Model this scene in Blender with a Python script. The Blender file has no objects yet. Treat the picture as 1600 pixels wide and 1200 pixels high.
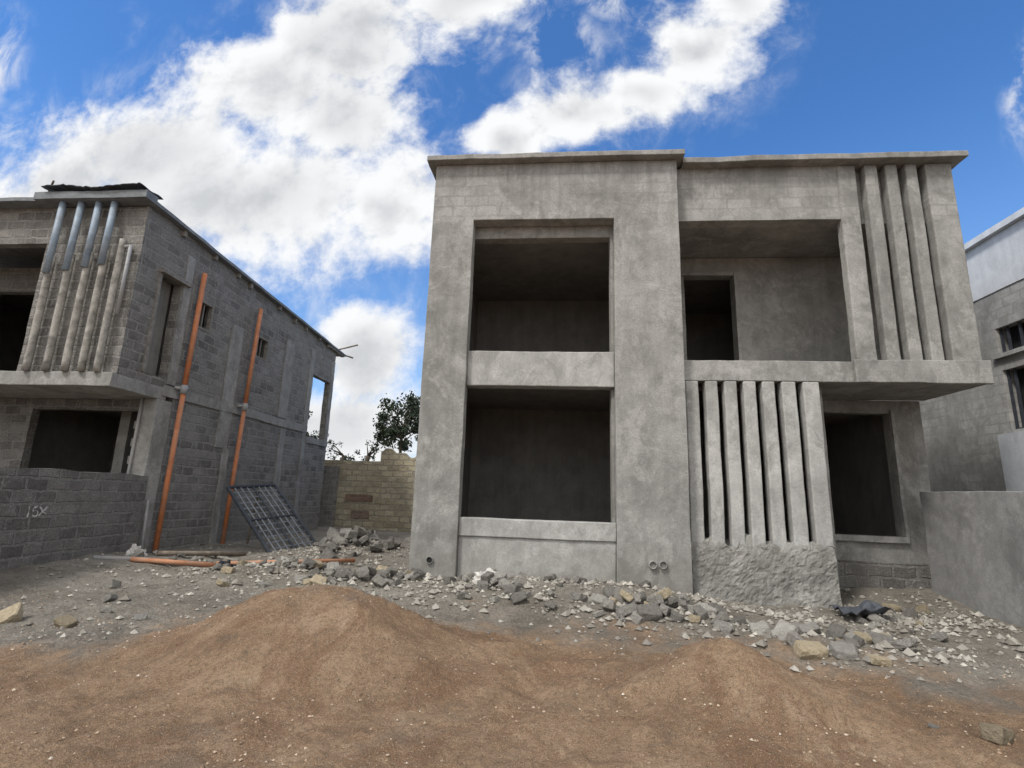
import bpy, bmesh, math, random
from mathutils import Vector, Matrix, noise as mn
random.seed(7)
ZO=1.5   # camera (eye) height above the yard; all z below are given relative to the eye
sc=bpy.context.scene
COL=sc.collection

# ------------------------------------------------------------------ materials
class NB:
    def __init__(s,name,rough=.92):
        m=bpy.data.materials.new(name); m.use_nodes=True
        s.m=m; s.t=m.node_tree; s.n=s.t.nodes; s.l=s.t.links
        s.b=s.n["Principled BSDF"]; s.b.inputs["Roughness"].default_value=rough
        s.b.inputs["Specular IOR Level"].default_value=.2
    def N(s,k,**kw):
        n=s.n.new(k)
        for a,b in kw.items(): setattr(n,a,b)
        return n
    def L(s,a,b): s.l.new(a,b)
    def put(s,v,inp):
        if isinstance(v,(int,float)): inp.default_value=v
        elif isinstance(v,(tuple,list)): inp.default_value=tuple(v)+((1,) if len(v)==3 and inp.type=='RGBA' else ())
        else: s.L(v,inp)
    def pos(s,sc_=(1,1,1)):
        g=s.N("ShaderNodeNewGeometry"); return s.vmul(g.outputs["Position"],sc_)
    def posz(s):
        g=s.N("ShaderNodeNewGeometry"); sp=s.N("ShaderNodeSeparateXYZ"); s.L(g.outputs["Position"],sp.inputs[0]); return sp.outputs[2]
    def vmul(s,v,k):
        n=s.N("ShaderNodeVectorMath",operation='MULTIPLY'); s.L(v,n.inputs[0]); n.inputs[1].default_value=k; return n.outputs[0]
    def noise(s,v,scale,det=6,rough=.6,dist=0,out="Fac"):
        n=s.N("ShaderNodeTexNoise"); s.L(v,n.inputs["Vector"]); n.inputs["Scale"].default_value=scale
        n.inputs["Detail"].default_value=min(det,6); n.inputs["Roughness"].default_value=rough; n.inputs["Distortion"].default_value=dist
        return n.outputs[out]
    def ramp(s,f,stops):
        n=s.N("ShaderNodeValToRGB"); e=n.color_ramp.elements
        while len(e)<len(stops): e.new(.5)
        for i,(p,c) in enumerate(stops):
            e[i].position=p; e[i].color=tuple(c)+(1,) if isinstance(c,(tuple,list)) else (c,c,c,1)
        s.L(f,n.inputs[0]); return n.outputs[0]
    def mix(s,f,a,b,mode='MIX'):
        n=s.N("ShaderNodeMix",data_type='RGBA',blend_type=mode); s.put(f,n.inputs[0]); s.put(a,n.inputs[6]); s.put(b,n.inputs[7]); return n.outputs[2]
    def math(s,op,a,b=0.,c=0.,clamp=False):
        n=s.N("ShaderNodeMath",operation=op,use_clamp=clamp); s.put(a,n.inputs[0]); s.put(b,n.inputs[1]); s.put(c,n.inputs[2]); return n.outputs[0]
    def bump(s,h,strength=.4,dist=.02):
        n=s.N("ShaderNodeBump"); n.inputs["Strength"].default_value=strength; n.inputs["Distance"].default_value=dist
        s.L(h,n.inputs["Height"]); s.L(n.outputs[0],s.b.inputs["Normal"])
    def col(s,c): s.put(c,s.b.inputs["Base Color"])

def brick(nb,axis,bw,rh,mort,seed_off=0.,wob=.03):
    g=nb.N("ShaderNodeNewGeometry"); sp=nb.N("ShaderNodeSeparateXYZ")
    nz=nb.noise(g.outputs["Position"],3.5,3,out="Color")
    w=nb.N("ShaderNodeVectorMath",operation='MULTIPLY_ADD'); nb.L(nz,w.inputs[0]); w.inputs[1].default_value=(wob,)*3
    nb.L(g.outputs["Position"],w.inputs[2]); nb.L(w.outputs[0],sp.inputs[0])
    cb=nb.N("ShaderNodeCombineXYZ")
    sn=nb.N("ShaderNodeSeparateXYZ"); nb.L(g.outputs["True Normal"],sn.inputs[0])
    ax=nb.math('ABSOLUTE',sn.outputs[0]); f=nb.math('GREATER_THAN',ax,.6)
    hx=nb.N("ShaderNodeMix",data_type='FLOAT'); nb.L(f,hx.inputs[0]); nb.L(sp.outputs[0],hx.inputs[2]); nb.L(sp.outputs[1],hx.inputs[3])
    nb.L(hx.outputs[0],cb.inputs[0]); nb.L(sp.outputs[2],cb.inputs[1])
    b=nb.N("ShaderNodeTexBrick"); nb.L(cb.outputs[0],b.inputs["Vector"]); b.inputs["Scale"].default_value=1
    b.inputs["Brick Width"].default_value=bw; b.inputs["Row Height"].default_value=rh; b.inputs["Mortar Size"].default_value=mort
    b.inputs["Mortar Smooth"].default_value=.3
    b.inputs["Color1"].default_value=(0,0,0,1); b.inputs["Color2"].default_value=(1,1,1,1); b.inputs["Mortar"].default_value=(.5,.5,.5,1)
    return b.outputs["Color"],b.outputs["Fac"]

def plaster(name,dark,light,ghost=0.,lo=.35,hi=.65,bs=.4,patch=True,weather=False,ghostlow=.12):
    nb=NB(name); p=nb.pos()
    n1=nb.noise(p,.5,4,.6,.5); n2=nb.noise(p,2.6,6,.72,.3); n3=nb.noise(p,42,3,.7)
    st=nb.noise(nb.pos((5,5,.5)),1,4,.65,.3)
    f=nb.math('MULTIPLY_ADD',n2,.5,nb.math('MULTIPLY',n1,.5))
    f=nb.math('MULTIPLY_ADD',nb.math('SUBTRACT',st,.5),.35,f)
    mid=[(a+b)/2 for a,b in zip(dark,light)]
    c=nb.ramp(f,[(lo,dark),(.5,mid),(hi,light)])
    if patch:
        pm=nb.ramp(nb.noise(p,1.1,6,.76,.8),[(.51,0.),(.59,1.)])
        c=nb.mix(nb.math('MULTIPLY',pm,.42),c,[min(1,a*1.26) for a in light])
        dm=nb.ramp(nb.noise(nb.vmul(p,(1.2,1.2,.8)),1.4,6,.8,.5),[(.51,0.),(.63,1.)])
        c=nb.mix(nb.math('MULTIPLY',dm,.58),c,[dark[0]*.74,dark[1]*.735,dark[2]*.72])
        fm=nb.ramp(nb.noise(p,6,6,.82,.6),[(.57,0.),(.65,1.)])
        c=nb.mix(nb.math('MULTIPLY',fm,.27),c,[min(1,a*1.38) for a in light])
        tw=nb.N("ShaderNodeTexWave",wave_type='RINGS',rings_direction='SPHERICAL'); nb.L(p,tw.inputs["Vector"]); tw.inputs["Scale"].default_value=1.7
        tw.inputs["Distortion"].default_value=14; tw.inputs["Detail"].default_value=4; tw.inputs["Detail Scale"].default_value=1.1; tw.inputs["Detail Roughness"].default_value=.7
        c=nb.mix(nb.math('MULTIPLY',nb.ramp(tw.outputs["Fac"],[(.0,1.),(.22,0.)]),.20),c,[a*.8 for a in dark])
    if weather:
        z=nb.posz()
        sp_=nb.ramp(nb.math('MULTIPLY_ADD',nb.math('SUBTRACT',n2,.5),.9,z),[(.15,1.),(.95,0.)])
        c=nb.mix(nb.math('MULTIPLY',sp_,.5),c,(dark[0]*.9,dark[1]*.82,dark[2]*.72))
        tp=nb.ramp(nb.math('DIVIDE',z,8.),[(.80,0.),(.925,1.)])
        s2=nb.ramp(nb.noise(nb.pos((7,7,.35)),1,4,.7),[(.42,0.),(.62,1.)])
        c=nb.mix(nb.math('MULTIPLY',nb.math('MULTIPLY',tp,s2),.55),c,[a*.62 for a in dark])
    c=nb.mix(nb.ramp(n3,[(.3,.5),(.7,0.)]),c,[a*.8 for a in dark])
    h=nb.math('MULTIPLY_ADD',n3,.6,nb.math('MULTIPLY',n2,.6))
    if ghost:
        bc,bf=brick(nb,0,.42,.2,.02,wob=.07)
        hi_=nb.ramp(nb.math('DIVIDE',nb.posz(),8.),[(.77,ghostlow),(.82,1.)])
        gm=nb.math('MULTIPLY',nb.ramp(nb.noise(p,1.1,5,.7),[(.42,0.),(.58,1.)]),hi_)
        c=nb.mix(nb.math('MULTIPLY',nb.math('MULTIPLY',bf,gm),ghost),c,[a*.7 for a in dark])
        c=nb.mix(nb.math('MULTIPLY',nb.math('MULTIPLY',bc,gm),ghost*.8),c,[a*1.1 for a in light])
    nb.col(c); nb.bump(h,bs,.018); return nb.m

def blockwork(name,c1,c2,mortar,bw=.4,rh=.2,mo=.026,smear=.5,smearcol=(.27,.255,.23),wob=.08,mk=.9,patchy=.35):
    nb=NB(name); bc,bf=brick(nb,0,bw,rh,mo,wob=wob); p=nb.pos()
    n1=nb.noise(p,.7,5,.7,.5); n2=nb.noise(p,7,6,.75); n3=nb.noise(p,45,3,.7)
    f=nb.math('MULTIPLY_ADD',bc,.65,nb.math('MULTIPLY',n2,.6))
    c=nb.ramp(f,[(.2,c1),(.55,[(a+b)/2 for a,b in zip(c1,c2)]),(.95,c2)])
    dk=nb.ramp(nb.noise(nb.pos((1.5,1.5,.6)),1.3,5,.75),[(.50,0.),(.66,1.)])
    c=nb.mix(nb.math('MULTIPLY',dk,.45),c,[a*.65 for a in c1])
    c=nb.mix(nb.math('MULTIPLY',nb.ramp(n1,[(.45,0.),(.60,1.)]),smear),c,smearcol)
    mv=nb.ramp(nb.noise(p,2.1,4,.7),[(.38,patchy),(.58,1.)])
    c=nb.mix(nb.math('MULTIPLY',nb.math('MULTIPLY',nb.math('MULTIPLY',bf,mk),mv),nb.ramp(n2,[(.32,.5),(.5,1.)])),c,mortar)
    sm=nb.ramp(nb.noise(p,3.4,6,.85,.8),[(.53,0.),(.60,1.)])
    c=nb.mix(nb.math('MULTIPLY',sm,.6),c,[a*1.28 for a in smearcol])
    c=nb.mix(nb.ramp(n3,[(.35,.6),(.65,0.)]),c,[a*.6 for a in c1])
    nb.col(c)
    h=nb.math('SUBTRACT',nb.math('MULTIPLY_ADD',n3,.4,nb.math('MULTIPLY',n2,1.)),nb.math('MULTIPLY',bf,.6))
    nb.bump(h,1.,.045); return nb.m

def simple(name,c,rough=.7,var=.35,scale=6,metal=0,bs=.15,dust=0):
    nb=NB(name,rough); p=nb.pos(); n=nb.noise(p,scale,6,.7,.3)
    cc=nb.ramp(n,[(.3,[a*(1-var) for a in c]),(.7,[min(1,a*(1+var)) for a in c])])
    if dust: cc=nb.mix(nb.math('MULTIPLY',nb.ramp(nb.noise(p,2.2,5,.8),[(.4,0.),(.65,1.)]),dust),cc,(.33,.27,.21))
    nb.col(cc)
    nb.b.inputs["Metallic"].default_value=metal
    nb.bump(nb.noise(p,scale*6,2),bs,.01); return nb.m

M={}
M['plaster']=plaster("cement_plaster",(.180,.176,.165),(.385,.378,.358),ghost=.42,weather=True)
M['plaster_pale']=plaster("cement_plaster_pale",(.25,.246,.234),(.465,.459,.437),weather=True)
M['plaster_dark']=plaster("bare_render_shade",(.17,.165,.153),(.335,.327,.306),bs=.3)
M['interior']=plaster("interior_render_shaded",(.140,.134,.124),(.262,.251,.233),patch=False,bs=.3)  # render darkened so the rooms read as deep in shade
M['concrete']=plaster("cast_concrete",(.175,.169,.157),(.365,.356,.335),bs=.6)
M['rough']=plaster("rough_cast_footing",(.145,.139,.127),(.355,.345,.318),lo=.3,hi=.7,bs=1.)
M['neigh']=plaster("neighbour_render",(.22,.214,.20),(.42,.412,.39),ghost=.55,ghostlow=.9)
M['block']=blockwork("grey_block_masonry",(.118,.110,.102),(.335,.318,.292),(.41,.395,.365),smear=.55,smearcol=(.30,.287,.263),mk=.6)
M['block_low']=blockwork("dark_block_masonry",(.098,.092,.086),(.27,.255,.236),(.33,.317,.295),smear=.4,smearcol=(.26,.247,.227),mk=.6)
M['yellowblock']=blockwork("yellow_stone_masonry",(.27,.23,.155),(.62,.54,.38),(.31,.285,.245),bw=.42,rh=.22,mo=.03,smear=.4,smearcol=(.38,.35,.29),wob=.11)
M['redbrick']=blockwork("red_clay_brick",(.19,.12,.09),(.34,.22,.16),(.27,.24,.20),bw=.24,rh=.09,mo=.012,smear=.4)
M['smooth_wall']=plaster("grey_smooth_render",(.18,.177,.172),(.30,.295,.287),bs=.25)
M['white']=plaster("white_paint",(.50,.52,.54),(.76,.78,.80),patch=False,bs=.2)
M['orange']=simple("orange_pvc",(.44,.15,.06),.55,.3,3,dust=.4)
M['orange_dusty']=simple("dusty_orange_pvc",(.38,.16,.08),.7,.3,3,dust=.6)
M['greypvc']=simple("grey_pvc",(.26,.27,.28),.5,.25,4,dust=.5)
M['bluepvc']=simple("blue_grey_pvc",(.22,.28,.35),.5,.3,5,dust=.3)
M['postc']=simple("stained_post_concrete",(.25,.235,.213),.9,.6,4,bs=.6)
M['wood']=simple("weathered_timber",(.17,.14,.11),.9,.5,9)
M['woodgrey']=simple("grey_timber",(.20,.185,.165),.9,.4,9)
M['steel']=simple("primed_steel",(.045,.05,.06),.5,.3,10)
M['steel_bar']=simple("grey_steel_bar",(.20,.215,.235),.5,.3,10)
M['sheet']=simple("dark_roof_sheet",(.06,.065,.075),.55,.4,4)
M['fascia']=simple("grey_fascia",(.16,.17,.18),.7,.35,4)
M['sack']=simple("white_woven_sack",(.46,.44,.41),.7,.25,8)
M['black']=simple("black_plastic",(.02,.02,.022),.4,.3,8)
M['chalk']=simple("white_chalk",(.42,.41,.39),.9,.6,22)
M['hole']=simple("pipe_hole",(.02,.02,.02),.9,.2,8)
M['bark']=simple("bark",(.09,.07,.055),.95,.4,8,bs=.8)

def stone_mat(name,c1,c2):
    nb=NB(name,.95); tc=nb.N("ShaderNodeTexCoord"); oi=nb.N("ShaderNodeObjectInfo")
    n=nb.noise(tc.outputs["Object"],3,6,.7,.3); n2=nb.noise(tc.outputs["Object"],14,3,.7)
    c=nb.ramp(n,[(.3,c1),(.7,c2)])
    c=nb.mix(nb.ramp(n2,[(.4,.45),(.6,0.)]),c,(.28,.245,.20))
    k=nb.math('MULTIPLY_ADD',oi.outputs["Random"],.75,.65)
    cm=nb.N("ShaderNodeVectorMath",operation='SCALE'); nb.L(c,cm.inputs[0]); nb.L(k,cm.inputs["Scale"])
    nb.col(cm.outputs[0]); nb.bump(nb.math('ADD',n,nb.math('MULTIPLY',n2,.4)),.7,.3); return nb.m
M['stone']=stone_mat("grey_rubble",(.17,.16,.145),(.36,.345,.315))
M['stone_y']=stone_mat("yellow_rubble",(.36,.29,.18),(.56,.47,.33))
M['stone_p']=stone_mat("pale_rubble",(.28,.27,.25),(.46,.44,.40))

def leafmat():
    nb=NB("leaves",.7); p=nb.pos()
    n=nb.noise(p,1.6,4,.6); n2=nb.noise(p,17,2)
    c=nb.ramp(nb.math('MULTIPLY_ADD',n2,.4,nb.math('MULTIPLY',n,.6)),[(.3,(.012,.018,.010)),(.55,(.028,.040,.021)),(.75,(.06,.076,.04))])
    nb.col(c); nb.b.inputs["Specular IOR Level"].default_value=.3; return nb.m
M['leaf']=leafmat()

# ------------------------------------------------------------------ mesh helpers
def jit(v,a):
    if a<=0: return v
    q=v*1.3; w=v*6
    return v+Vector((mn.noise(q),mn.noise(q+Vector((9,3,1))),mn.noise(q+Vector((2,7,5)))))*a + \
           Vector((mn.noise(w),mn.noise(w+Vector((9,3,1))),mn.noise(w+Vector((2,7,5)))))*a*.5
class MB:
    """collects subdivided boxes / panels into one mesh (coordinates relative to the eye)"""
    def __init__(s): s.v=[]; s.f=[]; s.key={}
    def vert(s,p,tag=None):
        k=(tag,round(p[0],4),round(p[1],4),round(p[2],4))
        if k in s.key: return s.key[k]
        s.key[k]=len(s.v); s.v.append(Vector(p)); return s.key[k]
    def cuts(s,a,b,extra,step):
        c=sorted(set([round(a,4),round(b,4)]+[round(e,4) for e in extra if a<e<b])); o=[]
        for i in range(len(c)-1):
            n=max(1,int(round((c[i+1]-c[i])/step)))
            o+=[c[i]+(c[i+1]-c[i])*k/n for k in range(n)]
        return o+[c[-1]]
    def box(s,x0,x1,y0,y1,z0,z1,step=.15,holes=(),axis='y'):
        tag=len(s.f)
        if axis=='y': U=(x0,x1); T=(y0,y1)
        else: U=(y0,y1); T=(x0,x1)
        us=s.cuts(U[0],U[1],[h[0] for h in holes]+[h[1] for h in holes],step)
        zs=s.cuts(z0,z1,[h[2] for h in holes]+[h[3] for h in holes],step)
        ts=s.cuts(T[0],T[1],[],step)
        def P(u,t,z): return s.vert((u,t,z) if axis=='y' else (t,u,z),tag)
        def solid(i,j):
            if i<0 or j<0 or i>=len(us)-1 or j>=len(zs)-1: return False
            cu=(us[i]+us[i+1])/2; cz=(zs[j]+zs[j+1])/2
            return not any(h[0]<cu<h[1] and h[2]<cz<h[3] for h in holes)
        for i in range(len(us)-1):
            for j in range(len(zs)-1):
                if not solid(i,j): continue
                a,b,c,d=us[i],us[i+1],zs[j],zs[j+1]
                s.f.append((P(a,ts[0],c),P(b,ts[0],c),P(b,ts[0],d),P(a,ts[0],d)))
                s.f.append((P(b,ts[-1],c),P(a,ts[-1],c),P(a,ts[-1],d),P(b,ts[-1],d)))
                for k in range(len(ts)-1):
                    t,w=ts[k],ts[k+1]
                    if not solid(i-1,j): s.f.append((P(a,w,c),P(a,t,c),P(a,t,d),P(a,w,d)))
                    if not solid(i+1,j): s.f.append((P(b,t,c),P(b,w,c),P(b,w,d),P(b,t,d)))
                    if not solid(i,j-1): s.f.append((P(a,t,c),P(a,w,c),P(b,w,c),P(b,t,c)))
                    if not solid(i,j+1): s.f.append((P(a,t,d),P(b,t,d),P(b,w,d),P(a,w,d)))
        return s
    def cyl(s,p0,p1,r,seg=14,r1=None,wob=0):
        p0=Vector(p0);p1=Vector(p1); d=(p1-p0); L=d.length; d.normalize()
        a=d.orthogonal().normalized(); b=d.cross(a); r1=r if r1 is None else r1
        n=max(1,int(L/.2)) if wob else 1
        rings=[]
        for k in range(n+1):
            t=k/n; c=p0.lerp(p1,t); rr=r+(r1-r)*t
            if wob:
                rr*=1+mn.noise(c*3.1)*wob*6
                c=c+Vector((mn.noise(c*1.7),mn.noise(c*1.7+Vector((5,5,5))),0))*wob
            ring=[]
            for i in range(seg):
                an=2*math.pi*i/seg; ring.append(len(s.v)); s.v.append(c+(a*math.cos(an)+b*math.sin(an))*rr)
            rings.append(ring)
        for k in range(n):
            for i in range(seg):
                j=(i+1)%seg; s.f.append((rings[k][i],rings[k][j],rings[k+1][j],rings[k+1][i]))
        s.f.append(tuple(reversed(rings[0]))); s.f.append(tuple(rings[-1])); return s
    def tube(s,p0,p1,r,ri,seg=18):
        p0=Vector(p0);p1=Vector(p1); d=(p1-p0).normalized(); a=d.orthogonal().normalized(); b=d.cross(a)
        R=[]
        for c,rr in ((p0,r),(p1,r),(p1,ri),(p0,ri)):
            ring=[]
            for i in range(seg):
                an=2*math.pi*i/seg; ring.append(len(s.v)); s.v.append(c+(a*math.cos(an)+b*math.sin(an))*rr)
            R.append(ring)
        for k in range(4):
            q=R[(k+1)%4]
            for i in range(seg):
                j=(i+1)%seg; s.f.append((R[k][i],R[k][j],q[j],q[i]))
        return s
def obj(name,mb,mat,parent=None,j=.0,origin=None,fn=None,smooth=False,label=None,category=None,bev=0):
    o0=parent.location if parent else (Vector(origin) if origin else Vector((0,0,0)))
    vs=[]
    for v in mb.v:
        w=jit(v,j)
        if fn: w=fn(w)
        vs.append(w+Vector((0,0,ZO))-o0)
    me=bpy.data.meshes.new(name); me.from_pydata([tuple(v) for v in vs],[],mb.f); me.update()
    bm=bmesh.new(); bm.from_mesh(me); bmesh.ops.recalc_face_normals(bm,faces=bm.faces); bm.to_mesh(me); bm.free()
    me.materials.append(mat)
    if smooth:
        for p in me.polygons: p.use_smooth=len(p.vertices)==4
    o=bpy.data.objects.new(name,me); COL.objects.link(o)
    if bev:
        md=o.modifiers.new("bevel","BEVEL"); md.width=bev; md.segments=3 if bev>.02 else 2; md.limit_method='ANGLE'; md.angle_limit=math.radians(50); md.use_clamp_overlap=True
    if parent: o.parent=parent
    else: o.location=o0
    if label: o["label"]=label
    if category: o["category"]=category
    return o
def empty(name,loc,label,category):
    e=bpy.data.objects.new(name,None); e.location=Vector(loc)+Vector((0,0,ZO)); e.empty_display_size=.5
    COL.objects.link(e); e["label"]=label; e["category"]=category; return e

# ------------------------------------------------------------------ ground height
def ss(a,b,x):
    t=max(0,min(1,(x-a)/(b-a))); return t*t*(3-2*t)
def sandedge(x):
    pts=[(-14,4.0),(-6,4.3),(-4.6,4.7),(-3.2,5.8),(-2,6.2),(0,6.3),(2.2,6.0),(3.2,5.5),(5,4.9),(9,4.5)]
    if x<=pts[0][0]: return pts[0][1]
    for a,b in zip(pts,pts[1:]):
        if x<=b[0]: t=(x-a[0])/(b[0]-a[0]); return a[1]+(b[1]-a[1])*t
    return pts[-1][1]
def pile(x,y,cx,cy,rx0,rx1,ry,H,p=1.7):
    dx=(x-cx)/(rx0 if x<cx else rx1); dy=(y-cy)/ry; d=math.sqrt(dx*dx+dy*dy)
    if d>2.2: return 0
    return H*math.exp(-1.9*d**p)
def gh0(x,y):
    z=-1.5+.05*ss(4,8,y)+.05*ss(-4,-9,x)*ss(7,9,y)
    z+=.24*math.exp(-((x+.1)/2.3)**4)*ss(6.6,8.3,y)
    z+=.13*ss(4.4,5.2,x)*ss(8.2,9.8,y)*ss(9,7,x)
    z+=.16*math.exp(-((x-1.3)/.9)**2-((y-7.0)/.45)**2)
    z+=.10*math.exp(-((x-2.9)/.9)**2-((y-6.3)/.4)**2)
    z+=.26*math.exp(-((x+5.0)/1.0)**2-((y-13.5)/2.3)**2)
    z+=.16*math.exp(-((x+4.3)/1.3)**2-((y-9.0)/.5)**2)
    z+=.17*math.exp(-((x+2.9)/.8)**2-((y-8.2)/.5)**2)
    z+=.07*math.exp(-((x+.8)/.7)**2-((y-7.6)/.5)**2)
    z+=.14*ss(-6.6,-8.2,x)*ss(6,7.5,y)*ss(11,9.5,y)
    return z
def gh(x,y,fine=True):
    z=gh0(x,y)
    w=mn.noise(Vector((x*.9,y*.9,2)))*.16; w2=mn.noise(Vector((x*2.3,y*2.3,6)))*.11
    z+=pile(x+w+w2,y-w,-2.12,5.2,1.65,1.42,1.15,.56,1.9)
    z+=pile(x-w,y+w+w2,-2.9,4.9,1.3,.8,.9,.11)
    z+=pile(x+w,y+w+w2,1.33,4.5,.95,.85,.8,.47,1.7)
    z+=pile(x-w,y,2.3,4.55,.9,.8,.6,.10)
    z+=pile(x,y+w,.1,4.9,.9,.9,.6,.10)
    r=math.hypot(x,y-5)
    if r<30:
        z+=mn.fractal(Vector((x*.7,y*.7,0)),1.,2.,3)*.05
        if fine and r<22:
            z+=mn.fractal(Vector((x*3.1,y*3.1,4)),.7,2.1,5)*.021
            g=ss(-.3,.3,y-sandedge(x)-mn.noise(Vector((x*1.2,y*1.2,9)))*.5)
            z+=g*abs(mn.noise(Vector((x*7,y*7,4))))*.035
            z+=(1-g)*max(0,mn.noise(Vector((x*4,y*4,1)))-.15)*.05
            z+=(1-g)*max(0,mn.noise(Vector((x*13,y*13,3)))-.12)*.035
            z+=(1-g)*mn.noise(Vector((x*24,y*24,3)))*.005
            z-=(1-g)*max(0,mn.noise(Vector((x*2.6,y*2.6,7)))-.2)*.13
    return z
def axis(segs):
    o=[segs[0][0]]
    for a,b,st in segs:
        n=max(1,int(round((b-a)/st)))
        o+=[a+(b-a)*k/n for k in range(1,n+1)]
    return o
def grow(a,st,lim,k=1.25):
    o=[];x=a
    while abs(x)<lim: st*=k; x+=st; o.append(x)
    return o
xs=axis([(-13,-6,.12),(-6,5,.026),(5,12,.12)])
xs=sorted(grow(-13,-.15,900))+xs+grow(12,.15,900)
ys=axis([(2.6,6.4,.021),(6.4,10.5,.05),(10.5,22,.16)])
ys=sorted(grow(2.6,-.1,900))+ys+grow(22,.2,1500)
V=[];S=[]
for y in ys:
    for x in xs:
        V.append((x,y,gh(x,y)+ZO))
        e=y-sandedge(x)-mn.fractal(Vector((x*.9,y*.9,9)),.8,2,5)*1.0-.1
        S.append(1-ss(-.85,.85,e))
W=len(xs); F=[(j*W+i,j*W+i+1,(j+1)*W+i+1,(j+1)*W+i) for j in range(len(ys)-1) for i in range(W-1)]
me=bpy.data.meshes.new("ground"); me.from_pydata(V,[],F); me.update()
at=me.attributes.new("sand",'FLOAT','POINT'); at.data.foreach_set("value",S)
me.polygons.foreach_set("use_smooth",[True]*len(me.polygons))
g=bpy.data.objects.new("ground",me); COL.objects.link(g); g["kind"]="structure"
nb=NB("ground_soil",.97); p=nb.pos()
a=nb.N("ShaderNodeAttribute"); a.attribute_name="sand"
n0=nb.noise(p,.8,5,.65,.4); n1=nb.noise(p,3.5,6,.78,.5); n2=nb.noise(p,26,5,.8); n3=nb.noise(p,130,2,.7)
sand=nb.ramp(nb.math('MULTIPLY_ADD',n1,.5,nb.math('MULTIPLY',n0,.5)),[(.37,(.185,.115,.068)),(.46,(.300,.195,.118)),(.55,(.405,.272,.170)),(.66,(.50,.36,.245))])
sand=nb.mix(nb.math('MULTIPLY',nb.ramp(nb.noise(p,.9,6,.8,.9),[(.49,0.),(.59,1.)]),.62),sand,(.215,.115,.062))
gd=nb.ramp(nb.noise(nb.vmul(p,(.7,.9,1)),1.2,5,.75,.6),[(.55,0.),(.66,1.)])
sand=nb.mix(nb.math('MULTIPLY',gd,.42),sand,(.245,.205,.16))
sand=nb.mix(nb.math('MULTIPLY',nb.ramp(n2,[(.38,1.),(.53,0.)]),.6),sand,(.165,.105,.065))
sand=nb.mix(nb.math('MULTIPLY',nb.ramp(n3,[(.57,0.),(.65,1.)]),.6),sand,(.58,.48,.36))
sand=nb.mix(nb.math('MULTIPLY',nb.ramp(n3,[(.35,1.),(.44,0.)]),.65),sand,(.12,.082,.055))
grey=nb.ramp(nb.math('MULTIPLY_ADD',n1,.5,nb.math('MULTIPLY',n0,.5)),[(.38,(.175,.153,.124)),(.5,(.28,.252,.212)),(.62,(.39,.36,.313))])
vor=nb.N("ShaderNodeTexVoronoi"); nb.L(p,vor.inputs["Vector"]); vor.inputs["Scale"].default_value=30
sep=nb.N("ShaderNodeSeparateXYZ"); nb.L(vor.outputs["Color"],sep.inputs[0])
grey=nb.mix(nb.math('MULTIPLY',nb.ramp(sep.outputs[0],[(.2,1.),(.7,0.)]),.22),grey,(.16,.138,.112))
grey=nb.mix(nb.math('MULTIPLY',nb.ramp(sep.outputs[1],[(.85,0.),(.95,1.)]),.25),grey,(.42,.39,.34))
grey=nb.mix(nb.math('MULTIPLY',nb.ramp(n2,[(.38,1.),(.55,0.)]),.4),grey,(.15,.128,.10))
mask=nb.ramp(nb.math('MULTIPLY_ADD',nb.math('SUBTRACT',n2,.5),.8,nb.math('MULTIPLY_ADD',nb.math('SUBTRACT',n1,.5),1.3,a.outputs["Fac"])),[(.1,0.),(.9,1.)])
nb.col(nb.mix(mask,grey,sand))
h=nb.math('MULTIPLY_ADD',n3,.45,nb.math('MULTIPLY_ADD',n2,1.,nb.math('MULTIPLY',nb.math('SUBTRACT',.5,vor.outputs["Distance"]),nb.math('SUBTRACT',.5,nb.math('MULTIPLY',mask,.45)))))
nb.bump(h,1.,.05); me.materials.append(nb.m)

# ------------------------------------------------------------------ MAIN HOUSE
H=empty("concrete_house",(2.2,12,-1.35),"two-storey flat-roofed house shell in grey cement render, openings unglazed","house")
J=.008
b=MB(); b.box(-2.28,2.02,8.4,8.66,-2,5.9,.12,holes=[(-1.54,.92,-2.5,4.79)])
b.box(-2.28,-2.08,8.66,19,-2,5.9,.3,axis='x'); b.box(-2.08,6.48,18.8,19,-2,5.86,.5)
b.box(6.48,6.66,8.82,19,2.31,5.86,.3,axis='x'); b.box(6.45,6.63,10.102,19,-2,1.968,.3,axis='x')
obj("wall",b,M['plaster'],H,J,bev=.012,label="blotchy grey rendered outer walls and bay frame")
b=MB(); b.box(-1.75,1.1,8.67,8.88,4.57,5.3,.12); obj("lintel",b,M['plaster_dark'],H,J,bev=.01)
b=MB(); b.box(-1.538,.918,8.5,8.76,1.81,2.41,.1); obj("beam",b,M['plaster_pale'],H,J*1.3,bev=.014,label="pale rendered beam between the two storeys")
b=MB(); b.box(.872,.917,8.6,8.86,-.34,1.81,.15); b.box(.872,.917,8.6,8.86,2.412,4.568,.15); obj("jamb",b,M['plaster_dark'],H,J*.5)
b=MB(); b.box(-1.538,.918,8.46,8.8,-.62,-.34,.1); b.box(-1.538,.918,8.49,8.8,-2,-.622,.12); obj("sill",b,M['plaster_pale'],H,J*1.3,bev=.014,label="pale rendered window sill wall")
b=MB(); b.box(-2.42,2.13,8.24,19.3,5.905,6.0,.2); b.box(2.135,6.83,8.42,19.3,5.865,5.97,.2)
obj("roof",b,M['concrete'],H,.014,bev=.01,label="thin overhanging concrete roof slab")
b=MB(); b.box(2.022,4.92,8.62,8.86,4.84,5.863,.12); b.box(4.922,6.478,8.79,8.95,4.84,5.863,.2)
obj("header_wall",b,M['plaster'],H,J,label="rendered wall above the balcony with faint block courses")
b=MB()
fe=[(4.79,5.10),(5.25,5.46),(5.595,5.79),(5.92,6.11),(6.24,6.67)]
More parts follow.
